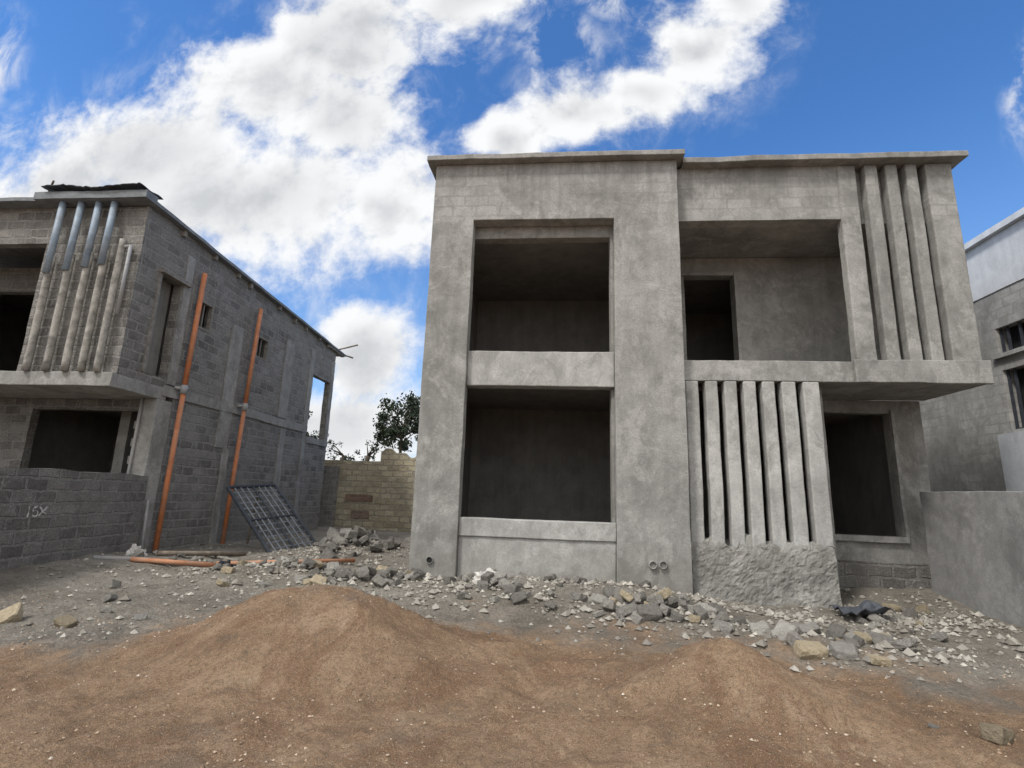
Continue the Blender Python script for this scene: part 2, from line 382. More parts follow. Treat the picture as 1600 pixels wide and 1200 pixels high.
for i,(a0,a1) in enumerate(fe): b.box(a0,a1,8.6,8.785,2.312,5.862,.11)
obj("fin_screen",b,M['plaster'],H,.009,bev=.02,label="vertical rendered concrete fins of the upper balcony screen")
b=MB(); b.box(2.022,6.72,8.6,10.1,1.97,2.31,.13); b.box(4.7,6.74,8.53,8.598,1.96,2.33,.07)
obj("balcony_slab",b,M['plaster'],H,.014,bev=.012)
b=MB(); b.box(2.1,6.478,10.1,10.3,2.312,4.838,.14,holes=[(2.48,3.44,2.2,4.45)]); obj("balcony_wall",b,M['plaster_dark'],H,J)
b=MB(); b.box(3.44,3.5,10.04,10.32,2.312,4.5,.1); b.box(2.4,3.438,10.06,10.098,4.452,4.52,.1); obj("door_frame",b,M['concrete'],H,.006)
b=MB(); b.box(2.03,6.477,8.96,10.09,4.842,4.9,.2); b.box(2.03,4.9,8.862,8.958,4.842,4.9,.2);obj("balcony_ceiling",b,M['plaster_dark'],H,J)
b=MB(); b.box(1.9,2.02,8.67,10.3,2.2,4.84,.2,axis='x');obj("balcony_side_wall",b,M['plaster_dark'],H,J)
b=MB()
for a0,a1 in [(2.07,2.28),(2.385,2.585),(2.685,2.885),(2.985,3.185),(3.285,3.485),(3.59,3.81),(3.915,4.165)]:
    b.box(a0,a1,8.6,8.80,-.9,1.968,.10)
obj("fin_screen",b,M['plaster_pale'],H,.008,bev=.022,label="lower screen of seven pale vertical concrete fins")
b=MB(); b.box(2.06,4.16,8.56,8.86,-1.8,-.55,.033)
def roughfn(v):
    n=mn.fractal(v*3.6,.7,2.1,4); n2=mn.noise(v*17)*.5+mn.noise(v*31)*.35
    f=ss(-.50,-.75,v.z)
    o=Vector((v.x,v.y-(n*.022*f)-n2*.028*f+.07*ss(-.85,-.5,v.z)*(.6+n) -.05*ss(-1.1,-1.5,v.z),v.z))
    if v.z>-.62: o.z+=n*.13+n2*.03
    return o
obj("plinth",b,M['rough'],H,.012,fn=roughfn,label="rough cast concrete footing under the lower fins")
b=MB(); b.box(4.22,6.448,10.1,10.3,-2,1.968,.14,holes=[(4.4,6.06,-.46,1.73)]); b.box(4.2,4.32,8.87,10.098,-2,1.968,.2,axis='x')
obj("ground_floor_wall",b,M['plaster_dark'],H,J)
b=MB(); b.box(4.35,6.12,10.03,10.098,-.56,-.46,.12); b.box(6.062,6.12,10.03,10.098,-.458,1.78,.12); obj("window_surround",b,M['plaster'],H,.008)
b=MB(); b.box(4.35,6.4,10.0,10.095,-2,-.9,.12); obj("footing",b,M['block_low'],H,.012)
def room(x0,x1,y0,y1,z0,z1,par,mat):
    b=MB(); t=.08
    b.box(x0,x1,y1,y1+t,z0,z1,.3); b.box(x0-t,x0,y0,y1+t,z0,z1,.3,axis='x'); b.box(x1,x1+t,y0,y1+t,z0,z1,.3,axis='x')
    b.box(x0-t,x1+t,y0,y1+t,z1,z1+t,.3); b.box(x0-t,x1+t,y0,y1+t,z0-t,z0,.3)
    obj("room",b,mat,par,.008)
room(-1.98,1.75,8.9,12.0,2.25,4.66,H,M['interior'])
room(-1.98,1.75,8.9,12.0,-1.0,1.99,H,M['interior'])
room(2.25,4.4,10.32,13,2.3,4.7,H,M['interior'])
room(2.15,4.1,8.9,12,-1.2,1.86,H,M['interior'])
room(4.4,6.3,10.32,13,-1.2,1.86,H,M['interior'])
for (x,z) in ((1.44,-.92),(1.59,-.915)):
    b=MB(); b.tube((x,8.35,z),(x,8.5,z),.06,.047); o=obj("pipe_stub",b,M['concrete'],H,smooth=True)
    b=MB(); b.cyl((x,8.376,z),(x,8.380,z),.047); obj("pipe_hole",b,M['interior'],H)  # dark disc closes the stub, its colour stands in for inner shade
b=MB(); b.tube((-1.95,8.36,-.99),(-1.95,8.5,-.99),.055,.045); obj("pipe_stub",b,M['concrete'],H,smooth=True)
b=MB(); b.cyl((-1.95,8.376,-.99),(-1.95,8.380,-.99),.045); obj("pipe_hole",b,M['hole'],H)  # near-black disc painted as the shade inside this stub

# ------------------------------------------------------------------ LEFT HOUSE
G=empty("block_house",(-11,14,-1.45),"unfinished two-storey house of bare grey concrete blocks with timber roof edge","house")
def slope(v):
    k=max(0,min(1,(v.z-4.7)/1.1)); return Vector((v.x,v.y,v.z-.049*max(0,v.y-9.2)*k))
b=MB()
b.box(-8.8,-8.6,9.4,19.0,1.75,5.75,.2,axis='x',holes=[(9.2,10.9,1.5,2.12),(9.95,10.58,2.3,4.5),(11.2,11.75,3.72,4.42),(13.75,14.35,3.67,4.32),(17.3,18.72,1.82,4.0)])
b.box(-8.8,-8.6,10.9,19.0,-2,1.748,.2,axis='x')
b.box(-16,-8.802,17.0,17.2,2.09,5.7,.3); b.box(-16,-8.802,18.8,19.0,-2,1.74,.4)
obj("wall",b,M['block'],G,.018,fn=slope,label="grey block side wall streaked with mortar")
b=MB(); b.box(-10.75,-8.6,9.3,9.398,2.13,5.72,.15); b.box(-16,-10.752,9.35,9.55,4.93,5.75,.2); obj("front_wall",b,M['block'],G,.012)
b=MB(); b.box(-8.92,-8.88,9.9,10.6,2.25,4.55,.15,axis='x'); obj("opening_shade_panel",b,M['interior'],G,.006,label="dark panel standing in for deep shade in the tall window opening")  # panel behind the opening, its dark colour stands in for shade
b=MB(); b.box(-8.62,-8.48,9.85,10.75,4.5,4.58,.1,axis='x'); b.box(-8.6,-8.57,9.87,9.95,2.3,4.5,.1,axis='x'); obj("lintel",b,M['woodgrey'],G,.01)
for y0,y1,z0,z1 in ((11.2,11.75,3.72,4.42),(13.75,14.35,3.67,4.32)):
    b=MB(); t=.05
    b.box(-8.7,-8.59,y0,y0+t,z0,z1,.1,axis='x'); b.box(-8.7,-8.59,y1-t,y1,z0,z1,.1,axis='x')
    b.box(-8.7,-8.59,y0+t,y1-t,z0,z0+t,.1,axis='x'); b.box(-8.7,-8.59,y0+t,y1-t,z1-t,z1,.1,axis='x')
    b.box(-8.68,-8.65,(y0+y1)/2-.015,(y0+y1)/2+.015,z0+t,z1-t,.3,axis='x')
    obj("window",b,M['woodgrey'],G,.004)
b=MB()
for y0,y1,z0,z1 in ((12.55,13.05,1.0,4.25),(15.3,15.85,2.2,4.7),(10.62,10.85,2.2,5.3),(17.0,17.28,-1.6,5.0),(18.74,18.98,1.8,5.0),(12.9,13.15,-1.6,1.0),(15.6,15.9,-1.6,1.9)):
    b.box(-8.6,-8.575,y0,y1,z0,z1,.1,axis='x')
b.box(-8.62,-8.56,10.55,17.28,1.93,2.16,.12,axis='x'); b.box(-8.7,-8.56,17.3,18.98,1.6,1.8,.12,axis='x')
obj("column",b,M['concrete'],G,.022,fn=slope,label="lighter cast concrete columns and floor band")
b=MB(); b.box(-9.0,-8.6,10.45,10.898,-2,1.84,.12); obj("corner_pillar",b,M['concrete'],G,.016,bev=.012)
b=MB(); b.box(-16,-8.6,9.2,10.7,1.84,2.12,.15); obj("balcony_slab",b,M['concrete'],G,.018,bev=.015,label="cantilevered concrete balcony slab")
b=MB(); b.box(-16,-9.01,10.7,10.88,-2,1.838,.15,holes=[(-11.75,-9.15,.24,1.6)]); b.box(-16,-10.9,10.7,10.9,2.14,5.0,.3,holes=[(-13.5,-12.2,2.1,4.4)])
obj("ground_floor_wall",b,M['block_low'],G,.012)
b=MB()
for k in range(7):
    w=.09 if k%2 else .02
    b.box(-9.15-w,-9.152,10.68,10.86,.25+k*.19,.25+k*.19+.17,.1)
obj("window_jamb",b,M['concrete'],G,.008)
b=MB(); b.box(-16,-8.44,9.05,19.6,5.752,5.83,.25); obj("roof",b,M['fascia'],G,.014,fn=slope,label="flat roof edge with thin grey boards")
b=MB(); b.box(-10.96,-8.44,9.0,9.298,5.76,5.92,.12); obj("fascia",b,M['fascia'],G,.012,label="grey metal fascia box above the pipes")
b=MB(); b.box(-10.75,-8.5,8.92,9.5,5.94,5.955,.07)
def crump(v): 
    e=mn.noise(Vector((v.x*1.3,v.y*3,1)))*.5+.5
    return Vector((v.x+mn.noise(v*3)*.05,v.y,v.z+e*.09+abs(mn.noise(Vector((v.x*6,v.y*2,0))))*.05))
obj("roof_sheet",b,M['sheet'],G,.03,fn=crump,label="crumpled dark sheet lying on the roof edge")
rq=random.Random(5)
for i in range(9):
    y=10.2+i*1.02+rq.uniform(-.3,.3)
    b=MB(); b.box(-8.598,-8.50,y,y+.08,5.58+rq.uniform(-.05,.05),5.748,.1,axis='x'); obj("rafter",b,M['woodgrey'],G,.006,fn=slope)
for c in (((-8.7,18.9,5.3),(-8.0,19.6,5.75),.03),((-8.8,19.1,5.35),(-8.3,19.9,5.3),.03),((-10.9,9.2,6.0),(-10.6,9.0,6.18),.02)):
    b=MB(); b.cyl(c[0],c[1],c[2],8,wob=.03); obj("loose_timber",b,M['wood'],G)
b=MB(); b.box(-8.62,-8.48,18.2,19.5,5.64,5.748,.2,axis='x'); obj("eaves_board",b,M['woodgrey'],G,.01,fn=slope)
for i,x in enumerate((-10.42,-10.0,-9.6,-9.25,-8.92)):
    top=4.55+.04*i if i<4 else 4.9
    b=MB(); b.cyl((x,9.18,2.12),(x,9.18,top),.066,16,wob=.008); obj("post",b,M['postc'],G,smooth=True,label="stained round concrete post")
    if i<4:
        b=MB(); b.cyl((x,9.13,4.15+.06*i),(x,9.15,5.75),.062,18); obj("pipe",b,M['bluepvc'],G,smooth=True,label="blue-grey plastic pipe form over the post")
b=MB(); b.cyl((-8.74,9.19,4.75),(-8.98,9.19,4.75),.035,10); b.cyl((-8.74,9.19,3.3),(-8.74,9.19,4.78),.035,10); obj("thin_pipe",b,M['greypvc'],G,smooth=True)
b=MB(); b.cyl((-8.93,10.4,-.9),(-8.93,10.42,1.84),.03,10); obj("waste_pipe",b,M['greypvc'],G,smooth=True)
room(-12.6,-8.95,10.95,14,-1.2,1.8,G,M['interior'])
room(-15.8,-10.8,10.95,14,2.2,4.9,G,M['interior'])
room(-10.6,-9.05,9.5,16.9,2.3,4.9,G,M['interior'])
b=MB(); b.box(-10.4,-10.15,11.6,11.85,-1.2,1.8,.2); obj("interior_pillar",b,M['plaster_dark'],G,.01)

for (yb,yt,x0,lab) in ((10.86,11.08,-8.44,"tall orange plastic drain pipe standing against the block wall"),(13.12,13.5,-8.42,"tall orange plastic drain pipe with grey collar beside the metal grille")):
    E=empty("drain_pipe",(x0,yb,-1.45),lab,"pipe")
    ym=(yb+yt)/2
    b=MB(); b.cyl((x0+.04,yb,-1.5),(x0,ym,2.1),.054,16); b.cyl((x0,ym,2.1),(x0-.04,yt,5.0),.058,16); obj("pipe",b,M['orange'],E,smooth=True)
    b=MB(); b.cyl((x0,ym,2.04),(x0,ym,2.24),.075,16); obj("collar",b,M['greypvc'],E,smooth=True)
    b=MB(); b.cyl((x0-.13,ym-.14,2.16),(x0-.02,ym-.02,2.16),.04,12); obj("branch",b,M['greypvc'],E,smooth=True)
b=MB(); b.cyl((-8.42,10.52,-1.45),(-8.5,10.55,-.3),.028,10)
obj("thin_grey_pipe",b,M['greypvc'],origin=(-8.35,10.75,0),smooth=True,label="thin grey conduit pipe standing at the wall corner",category="pipe")

def lw(v): return Vector((v.x+(10.6-v.y)*.1235,v.y,v.z+(mn.noise(Vector((0,v.y*1.3,3)))*.04 if v.z>.1 else 0)))
b=MB(); b.box(-8.68,-8.5,5.2,10.44,-2,.2,.15,axis='x')
Y1=obj("yard_wall",b,M['block_low'],origin=(-8.4,8,-1.4+ZO),j=.018,fn=lw,label="low dark block yard wall with faint chalk marking",category="wall")
tc=bpy.data.curves.new("chalk","FONT"); tc.body="15X"; tc.size=.24; tc.extrude=.001; tc.offset=-.001
to=bpy.data.objects.new("tmp",tc); COL.objects.link(to); bpy.context.view_layer.update()
dg=bpy.context.evaluated_depsgraph_get(); tm=bpy.data.meshes.new_from_object(to.evaluated_get(dg)); bpy.data.objects.remove(to)
bm=bmesh.new(); bm.from_mesh(tm); bmesh.ops.subdivide_edges(bm,edges=bm.edges[:],cuts=3); bm.to_mesh(tm); bm.free()
for v in tm.vertices:
    q=v.co*1; v.co.y+=mn.noise(q*14)*.04; v.co.x+=mn.noise(q*12+Vector((3,3,3)))*.04
tm.materials.clear(); tm.materials.append(M['chalk'])
to=bpy.data.objects.new("chalk_marking",tm); COL.objects.link(to); to.parent=Y1
X=Vector((-.1226,.9925,0)); Zn=Vector((.9925,.1226,0)); Yv=Vector((0,0,1))
m=Matrix((X,Yv,Zn)).transposed().to_4x4(); m.translation=Vector((-8.5+(10.6-7.62)*.1235+.024,7.62,-.54+ZO))-Y1.location
to.matrix_local=m

b=MB(); b.box(6.2,6.42,3.5,9.75,-2,.31,.2,axis='x')
obj("yard_wall",b,M['smooth_wall'],origin=(6.3,7,-1.4+ZO),j=.016,bev=.012,label="smooth grey rendered yard wall at the house corner",category="wall")

# ------------------------------------------------------------------ neighbour house
R=empty("neighbour_house",(11,12,-1.4),"grey rendered neighbouring house with white parapet and small windows","house")
b=MB(); b.box(9.35,9.6,4,22,-2,4.66,.3,axis='x',holes=[(9.2,11.62,3.3,3.87),(9.2,11.62,1.68,2.95)]); b.box(9.6,16,21.8,22,-2,4.66,.6)
obj("wall",b,M['neigh'],R,.01)
b=MB(); b.box(9.33,9.6,4,22,4.66,5.86,.3,axis='x'); obj("parapet",b,M['white'],R,.008,label="white painted parapet")
b=MB(); b.box(9.22,16,4,22.1,5.862,6.0,.4); obj("roof",b,M['white'],R,.006)
for z0,z1 in ((3.3,3.87),(1.68,2.95)):
    b=MB(); b.box(9.42,9.46,9.2,11.62,z0,z0+.05,.3,axis='x')
    for yy in (9.6,10.2,10.8,11.1,11.4,11.57): b.box(9.42,9.46,yy,yy+.04,z0+.05,z1,.5,axis='x')
    obj("window",b,M['steel'],R)
    b=MB(); b.box(9.56,9.59,9.1,11.7,z0-.05,z1+.05,.5,axis='x'); obj("window_pane",b,M['hole'],R)
    b=MB(); b.box(9.27,9.36,9.1,11.72,z0-.09,z0-.003,.2,axis='x'); obj("window_sill",b,M['plaster_pale'],R,.006)
b=MB(); b.box(9.15,9.345,9.0,11.75,.25,1.6,.3,axis='x'); obj("white_panel",b,M['white'],R,.006)

# ------------------------------------------------------------------ boundary wall at the back
b=MB(); b.box(-30,-7.1,20.8,21.0,-2,1.24,.2); b.box(-7.1,12,20.8,21.0,-2,1.6,.2)
def ragged(v):
    if v.z>1.0: return Vector((v.x,v.y,v.z+round(mn.noise(Vector((round(v.x/.42)*.42*1.1,0,2)))*2.2)*.18))
    return v
BW=obj("boundary_wall",b,M['yellowblock'],origin=(-6,20.9,0),j=.03,fn=ragged,label="boundary wall of yellowish stone blocks at the yard end",category="wall")
b=MB(); b.box(-8.4,-7.3,20.76,20.798,-.35,-.1,.1); b.box(-8.1,-7.4,20.76,20.798,-1.0,-.7,.1)
o=obj("brick_patch",b,M['redbrick'],None,.03); o.location-=BW.location; o.parent=BW; o["label"]="red brick patch"
b=MB(); b.box(-9.6,-8.75,20.73,20.798,-2,1.0,.15)
o=obj("pier",b,M['block'],None,.03); o.location-=BW.location; o.parent=BW; o["label"]="grey block section of the wall"

# ------------------------------------------------------------------ metal grille
GR=empty("metal_grille",(-6.8,12.2,-1.4),"dark steel framed window grille leaning over rubble by the block wall","grille")
B1=Vector((-6.31,11.76,-1.46)); D=Vector((.40,1.42,.10)); U=Vector((-1.62,.55,1.47))
def gp(u,v): return B1+D*u+U*v
b=MB()
for u in (0,1): b.cyl(gp(u,0),gp(u,1),.042,8)
for v in (0,1): b.cyl(gp(0,v),gp(1,v),.042,8)
for v in (.5,): b.cyl(gp(0,v),gp(1,v),.028,8)
b.cyl(gp(.5,0),gp(.5,1),.028,8)
obj("frame",b,M['steel'],GR)
b=MB()
for k in range(1,12): b.cyl(gp(0,k/12),gp(1,k/12),.016,6)
for k in (1,2,3,5,6,7): b.cyl(gp(k/8,0),gp(k/8,1),.016,6)
obj("bar",b,M['steel_bar'],GR)
b=MB(); q=gp(.6,.95); b.cyl(q-Vector((0,0,.02)),Vector((-7.9,13.4,-1.45)),.03,8)
obj("prop",b,M['wood'],GR)

def gz(x,y): return gh(x,y)
def groundpipe(p,q,r,mat,lab,sink=0):
    x0,y0=p;x1,y1=q; b=MB()
    z0=gz(x0,y0)+r; z1=gz(x1,y1)+r; zm=gz((x0+x1)/2,(y0+y1)/2)+r
    up=max(0,zm-(z0+z1)/2)-sink
    b.cyl((x0,y0,z0+up),(x1,y1,z1+up),r,14)
    obj("loose_pipe",b,mat,origin=((x0+x1)/2,(y0+y1)/2,zm+ZO),smooth=True,label=lab,category="pipe")
groundpipe((-7.5,9.15),(-6.3,9.75),.045,M['orange_dusty'],"short orange plastic pipe lying on the rubble",.015)
groundpipe((-6.15,9.55),(-4.0,10.7),.04,M['orange_dusty'],"long orange plastic pipe lying on the rubble",.01)
groundpipe((-7.95,8.85),(-7.3,9.4),.04,M['greypvc'],"grey plastic pipe lying by the block wall",.02)
groundpipe((-7.6,9.9),(-6.6,11.2),.045,M['wood'],"weathered pole lying by the block wall")
groundpipe((-7.3,10.9),(-6.3,10.5),.03,M['woodgrey'],"grey timber pole lying by the block wall")

def crumple(name,x,y,r,h,mat,lab,cat,seed):
    bm=bmesh.new(); bmesh.ops.create_icosphere(bm,subdivisions=4,radius=1)
    for v in bm.verts:
        c=v.co.copy(); n=mn.fractal(c*1.6+Vector((seed,0,0)),.7,2.2,5); n2=abs(mn.noise(c*3.3+Vector((seed,2,0))))
        v.co=Vector((c.x*r*(1+.45*n),c.y*r*.8*(1+.4*n),max(-.2,c.z)*h*(1+.6*n-.5*n2)))
    me=bpy.data.meshes.new(name); bm.to_mesh(me); bm.free(); me.materials.append(mat)
    o=bpy.data.objects.new(name,me); COL.objects.link(o); o.location=(x,y,gz(x,y)+ZO); o["label"]=lab; o["category"]=cat
    for p in me.polygons: p.use_smooth=False
crumple("cement_sack",-.95,8.0,.24,.14,M['sack'],"crumpled white woven sack lying among the stones","sack",1)
crumple("plastic_bag",-5.75,9.15,.17,.13,M['black'],"crumpled black plastic bag on the ground","bag",5)
crumple("cement_sack",-7.75,9.55,.17,.2,M['sack'],"grey-white crumpled bag standing by the yard wall","sack",9)
b=MB(); b.box(3.75,4.35,7.6,8.1,-1.36,-1.35,.06)
obj("sheet_scrap",b,M['sheet'],origin=(4.1,7.7,.1),j=.02,fn=lambda v:Vector((v.x,v.y,v.z+abs(mn.noise(v*4))*.22)),label="crumpled dark metal sheet scrap on the rubble",category="scrap")

# ------------------------------------------------------------------ stones
def rockmesh(seed,mat):
    r=random.Random(seed); bm=bmesh.new()
    a,c,d=1,r.uniform(.6,.9),r.uniform(.45,.75)
    for sx in (-1,1):
        for sy in (-1,1):
            for sz in (-1,1):
                bm.verts.new((sx*a*r.uniform(.6,1),sy*c*r.uniform(.6,1),sz*d*r.uniform(.6,1)))
    for k in range(6):
        v=Vector([r.gauss(0,1) for _ in range(3)]).normalized(); bm.verts.new((v.x*a,v.y*c,v.z*d))
    bmesh.ops.convex_hull(bm,input=bm.verts[:]); 
    loose=[v for v in bm.verts if not v.link_faces]; bmesh.ops.delete(bm,geom=loose,context='VERTS')
    bmesh.ops.bevel(bm,geom=bm.edges[:],offset=.07,segments=1,affect='EDGES')
    bmesh.ops.triangulate(bm,faces=bm.faces[:]); bmesh.ops.subdivide_edges(bm,edges=bm.edges[:],cuts=1,use_grid_fill=True)
    for v in bm.verts: v.co+=v.co.normalized()*mn.noise(v.co*2.7+Vector((seed,0,0)))*.10
    me=bpy.data.meshes.new("rubble_stone"); bm.to_mesh(me); bm.free(); me.materials.append(mat); return me
rocks=[rockmesh(i,M['stone']) for i in range(7)]; rp=[rockmesh(20+i,M['stone_p']) for i in range(4)]; ry=[rockmesh(40+i,M['stone_y']) for i in range(4)]
rng=random.Random(11)
LAB={'g':"broken grey concrete rubble stone on the ground",'p':"pale grey broken block stone on the ground",'y':"yellowish quarried stone lying on the ground"}
def stone(x,y,s,kind=None,lift=0):
    if kind is None: kind=rng.choices('gpy',[.62,.26,.12])[0]
    me=rng.choice({'g':rocks,'p':rp,'y':ry}[kind])
    o=bpy.data.objects.new("rubble_stone",me); COL.objects.link(o)
    o.scale=(s,s*rng.uniform(.8,1.1),s*rng.uniform(.7,1)); o.rotation_euler=(rng.uniform(-.6,.6),rng.uniform(-.6,.6),rng.uniform(0,6.3))
    o.location=(x,y,gz(x,y)+s*.2+lift+ZO)
    o["label"]=LAB[kind]; o["category"]="stone"; o["group"]="rubble stones scattered in the yard"
def cluster(cx,cy,rx,ry_,n,s0,s1,w=None,lift=0):
    for _ in range(n):
        a=rng.gauss(0,.5); c=rng.gauss(0,.5); k=None if w is None else rng.choices('gpy',w)[0]
        x=cx+a*rx; y=cy+c*ry_
        stone(x,y,s0+(s1-s0)*rng.random()**1.4,k,lift*math.exp(-(a*a+c*c)*3)*rng.random())
cluster(1.25,7.0,.8,.42,48,.06,.15,(.55,.33,.12),.13)
cluster(3.0,6.4,.85,.38,30,.06,.15,(.5,.28,.22),.06)
cluster(-.9,7.7,.7,.5,26,.05,.13,(.6,.36,.04),.08)
cluster(-2.7,8.1,.9,.45,38,.06,.15,(.68,.25,.07),.15)
cluster(-4.3,8.9,1.3,.45,38,.06,.15,(.55,.28,.17),.13)
cluster(-4.9,13.0,1.0,2.3,46,.10,.22,(.65,.33,.02),.25)
cluster(-7.0,10.3,.9,.9,10,.05,.12)
cluster(4.6,8.0,1.0,.9,20,.06,.13,(.5,.3,.2))
cluster(.2,8.15,2.4,.22,24,.04,.09,(.65,.35,0),.03)
for x,y,s,k in ((-5.9,5.6,.17,'y'),(-5.1,5.5,.12,'y'),(-4.6,5.9,.08,'p'),(-5.0,8.0,.13,'y'),(-4.4,8.1,.10,'p'),(-5.6,6.6,.1,'p'),(2.95,4.18,.13,'y'),(2.6,4.25,.035,'g'),(2.55,5.95,.15,'y'),(3.1,5.75,.11,'y'),(2.85,5.9,.14,'p'),(5.3,8.6,.13,'y'),(-3.6,8.2,.14,'y'),(1.0,6.75,.11,'y'),(-6.3,7.4,.12,'g'),(-5.2,6.1,.06,'g'),(3.55,6.4,.12,'y'),(1.9,6.6,.11,'p')):
    stone(x,y,s,k)
def gravel(name,n,fx,smin,smax,mat,seed,pw=3):
    r=random.Random(seed); vs=[];fs=[]
    for _ in range(n):
        x,y=fx(r); s=smin+(smax-smin)*r.random()**pw; z=gh(x,y)+s*.15+ZO
        i=len(vs); yaw=r.random()*6.3; cs,sn=math.cos(yaw),math.sin(yaw)
        for p in ((1,0,.1),(.2,.8,-.1),(-.9,.3,.1),(-.3,-.8,0),(0.15,.05,.7),(0,0,-.6)):
            q=[c*s*r.uniform(.65,1.2) for c in p]; vs.append((x+q[0]*cs-q[1]*sn,y+q[0]*sn+q[1]*cs,z+q[2]))
        for k in range(4):
            fs.append((i+k,i+(k+1)%4,i+4)); fs.append((i+(k+1)%4,i+k,i+5))
    me=bpy.data.meshes.new(name); me.from_pydata(vs,[],fs); me.update(); me.materials.append(mat)
    o=bpy.data.objects.new(name,me); COL.objects.link(o); o["kind"]="stuff"
def gmat(name,stops):
    nb=NB(name,.95); gi=nb.N("ShaderNodeNewGeometry")
    nb.col(nb.ramp(gi.outputs["Random Per Island"],stops)); return nb.m
gm=gmat("gravel_mix",[(0,(.15,.137,.117)),(.5,(.25,.23,.20)),(.9,(.34,.318,.28)),(1,(.46,.43,.37))])
sm=gmat("pebble_mix",[(0,(.16,.11,.075)),(.5,(.31,.225,.155)),(.9,(.43,.34,.25)),(1,(.54,.49,.42))])
HEAPS=((1.25,7.0,1.1,.6),(3.0,6.4,1.2,.6),(-.9,7.8,1.0,.6),(-2.7,8.2,1.2,.6),(-4.4,9.0,1.8,.7),(-4.9,13,1.3,2.8),(.2,8.2,2.6,.4),(4.6,8.2,1.4,1.2),(2.9,7.9,1.2,.5))
def f1(r,far=.08):
    while True:
        y=5+r.random()**1.4*9; x=r.uniform(-8,6.1)*(.6+y/20)
        if x<-8.2 or x>6.1: continue
        if y>8.35 and -2.3<x<4.3: continue
        if y>9.9 and x>4: continue
        if y-sandedge(x)<r.uniform(-.8,1.2): continue
        k=max(math.exp(-((x-a)/c)**2-((y-b)/d)**2) for a,b,c,d in HEAPS)
        if r.random()>far+(1-far)*k: continue
        if mn.fractal(Vector((x*.9,y*.9,3)),1,2,3)<r.uniform(-.6,.35): continue
        return x,y
gravel("gravel",9500,f1,.006,.05,gm,1)
gravel("rubble",1500,lambda r:f1(r,.01),.03,.085,gm,4,1.6)
def f2(r):
    while True:
        y=3+r.random()*3.6; x=r.uniform(-1,1)*y*1.15
        if mn.noise(Vector((x*1.5,y*1.5,13)))>r.uniform(-.3,.6): return x,y
gravel("sand_pebbles",4600,f2,.003,.017,sm,2)

# ------------------------------------------------------------------ trees
def tree(name,x,y,base,cz,rx,rz,n,leaf,label,seed,nclump=26):
    r=random.Random(seed); T=empty(name,(x,y,base),label,"tree")
    b=MB(); b.cyl((x,y,base-.3),(x+.1,y,cz-rz*.5),.14,10,.09,wob=.05)
    cl=[]
    for k in range(nclump):
        while True:
            v=Vector([r.uniform(-1,1) for _ in range(3)])
            if .3<v.length<1: break
        c=Vector((x+v.x*rx,y+v.y*rx,cz+v.z*rz)); cl.append((c,r.uniform(.2,.42)*rx*.72))
        if k%2==0: b.cyl((x+.1,y,cz-rz*.6+r.random()*rz*.4),c,.045,6,.012,wob=.05)
    obj("trunk",b,M['bark'],T,smooth=True)
    m=MB()
    for _ in range(n):
        c,rad=r.choice(cl); v=Vector([r.gauss(0,.5) for _ in range(3)])*rad; p=c+v
        a=Vector([r.gauss(0,1) for _ in range(3)]).normalized(); q=a.orthogonal().normalized(); s=leaf*r.uniform(.6,1.4)
        i=len(m.v); m.v+= [p-a*s,p+q*s*.5,p+a*s,p-q*s*.5]; m.f.append((i,i+1,i+2,i+3))
    obj("crown",m,M['leaf'],T)
tree("tree",-9.2,30,-1.4,4.0,1.6,1.9,4200,.10,"dark green leafy tree standing behind the boundary wall",6,44)
tree("tree",-12.6,25,-1.4,3.0,.9,.9,500,.09,"sparse thin-leaved tree beyond the boundary wall",8,12)
for i,(x,h) in enumerate(((-10.6,2.1),(-9.4,1.7),(-8.3,1.8),(-11.6,2.6))):
    tree("shrub",x,22.3,-1.4,h,.6,.5,300,.05,"small shrub showing above the boundary wall",30+i,12)
for o in bpy.data.objects:
    if o.name.startswith("shrub"): o["category"]="shrub"

# ------------------------------------------------------------------ world: sky + clouds
w=bpy.data.worlds.new("World"); sc.world=w; w.use_nodes=True; nt=w.node_tree; N=nt.nodes; L=nt.links
try:
    w.cycles.sampling_method='MANUAL'; w.cycles.sample_map_resolution=256
except Exception: pass
bg=N["Background"]; sky=N.new("ShaderNodeTexSky"); sky.sky_type='NISHITA'; sky.sun_disc=False
SEL=math.radians(52); SAZ=math.radians(-138)   # sun from behind-left of the viewer, softened by cloud
sky.sun_elevation=SEL; sky.sun_rotation=SAZ; sky.air_density=1.0; sky.dust_density=.4; sky.ozone_density=2.5
def wm(op,a,b=0.,c=0.,clamp=False):
    n=N.new("ShaderNodeMath"); n.operation=op; n.use_clamp=clamp
    for k,v in enumerate((a,b,c)):
        if isinstance(v,(int,float)): n.inputs[k].default_value=v
        else: L.new(v,n.inputs[k])
    return n.outputs[0]
def vm(op,a,b,c=None):
    n=N.new("ShaderNodeVectorMath"); n.operation=op
    for k,v in enumerate((a,b,c)):
        if v is None: continue
        if isinstance(v,tuple): n.inputs[k].default_value=v
        else: L.new(v,n.inputs[k])
    return n.outputs["Value"] if op=='LENGTH' else n.outputs[0]
def wmr(v,a,b,lo=0.,hi=1.,smooth=True):
    n=N.new("ShaderNodeMapRange"); n.interpolation_type='SMOOTHSTEP' if smooth else 'LINEAR'; L.new(v,n.inputs[0]); n.inputs[1].default_value=a; n.inputs[2].default_value=b; n.inputs[3].default_value=lo; n.inputs[4].default_value=hi; return n.outputs[0]
def wn(v,scale,det,rough=.5,dist=0,out="Fac"):
    n=N.new("ShaderNodeTexNoise"); n.inputs["Scale"].default_value=scale; n.inputs["Detail"].default_value=det; n.inputs["Roughness"].default_value=rough; n.inputs["Distortion"].default_value=dist
    L.new(v,n.inputs["Vector"]); return n.outputs[out]
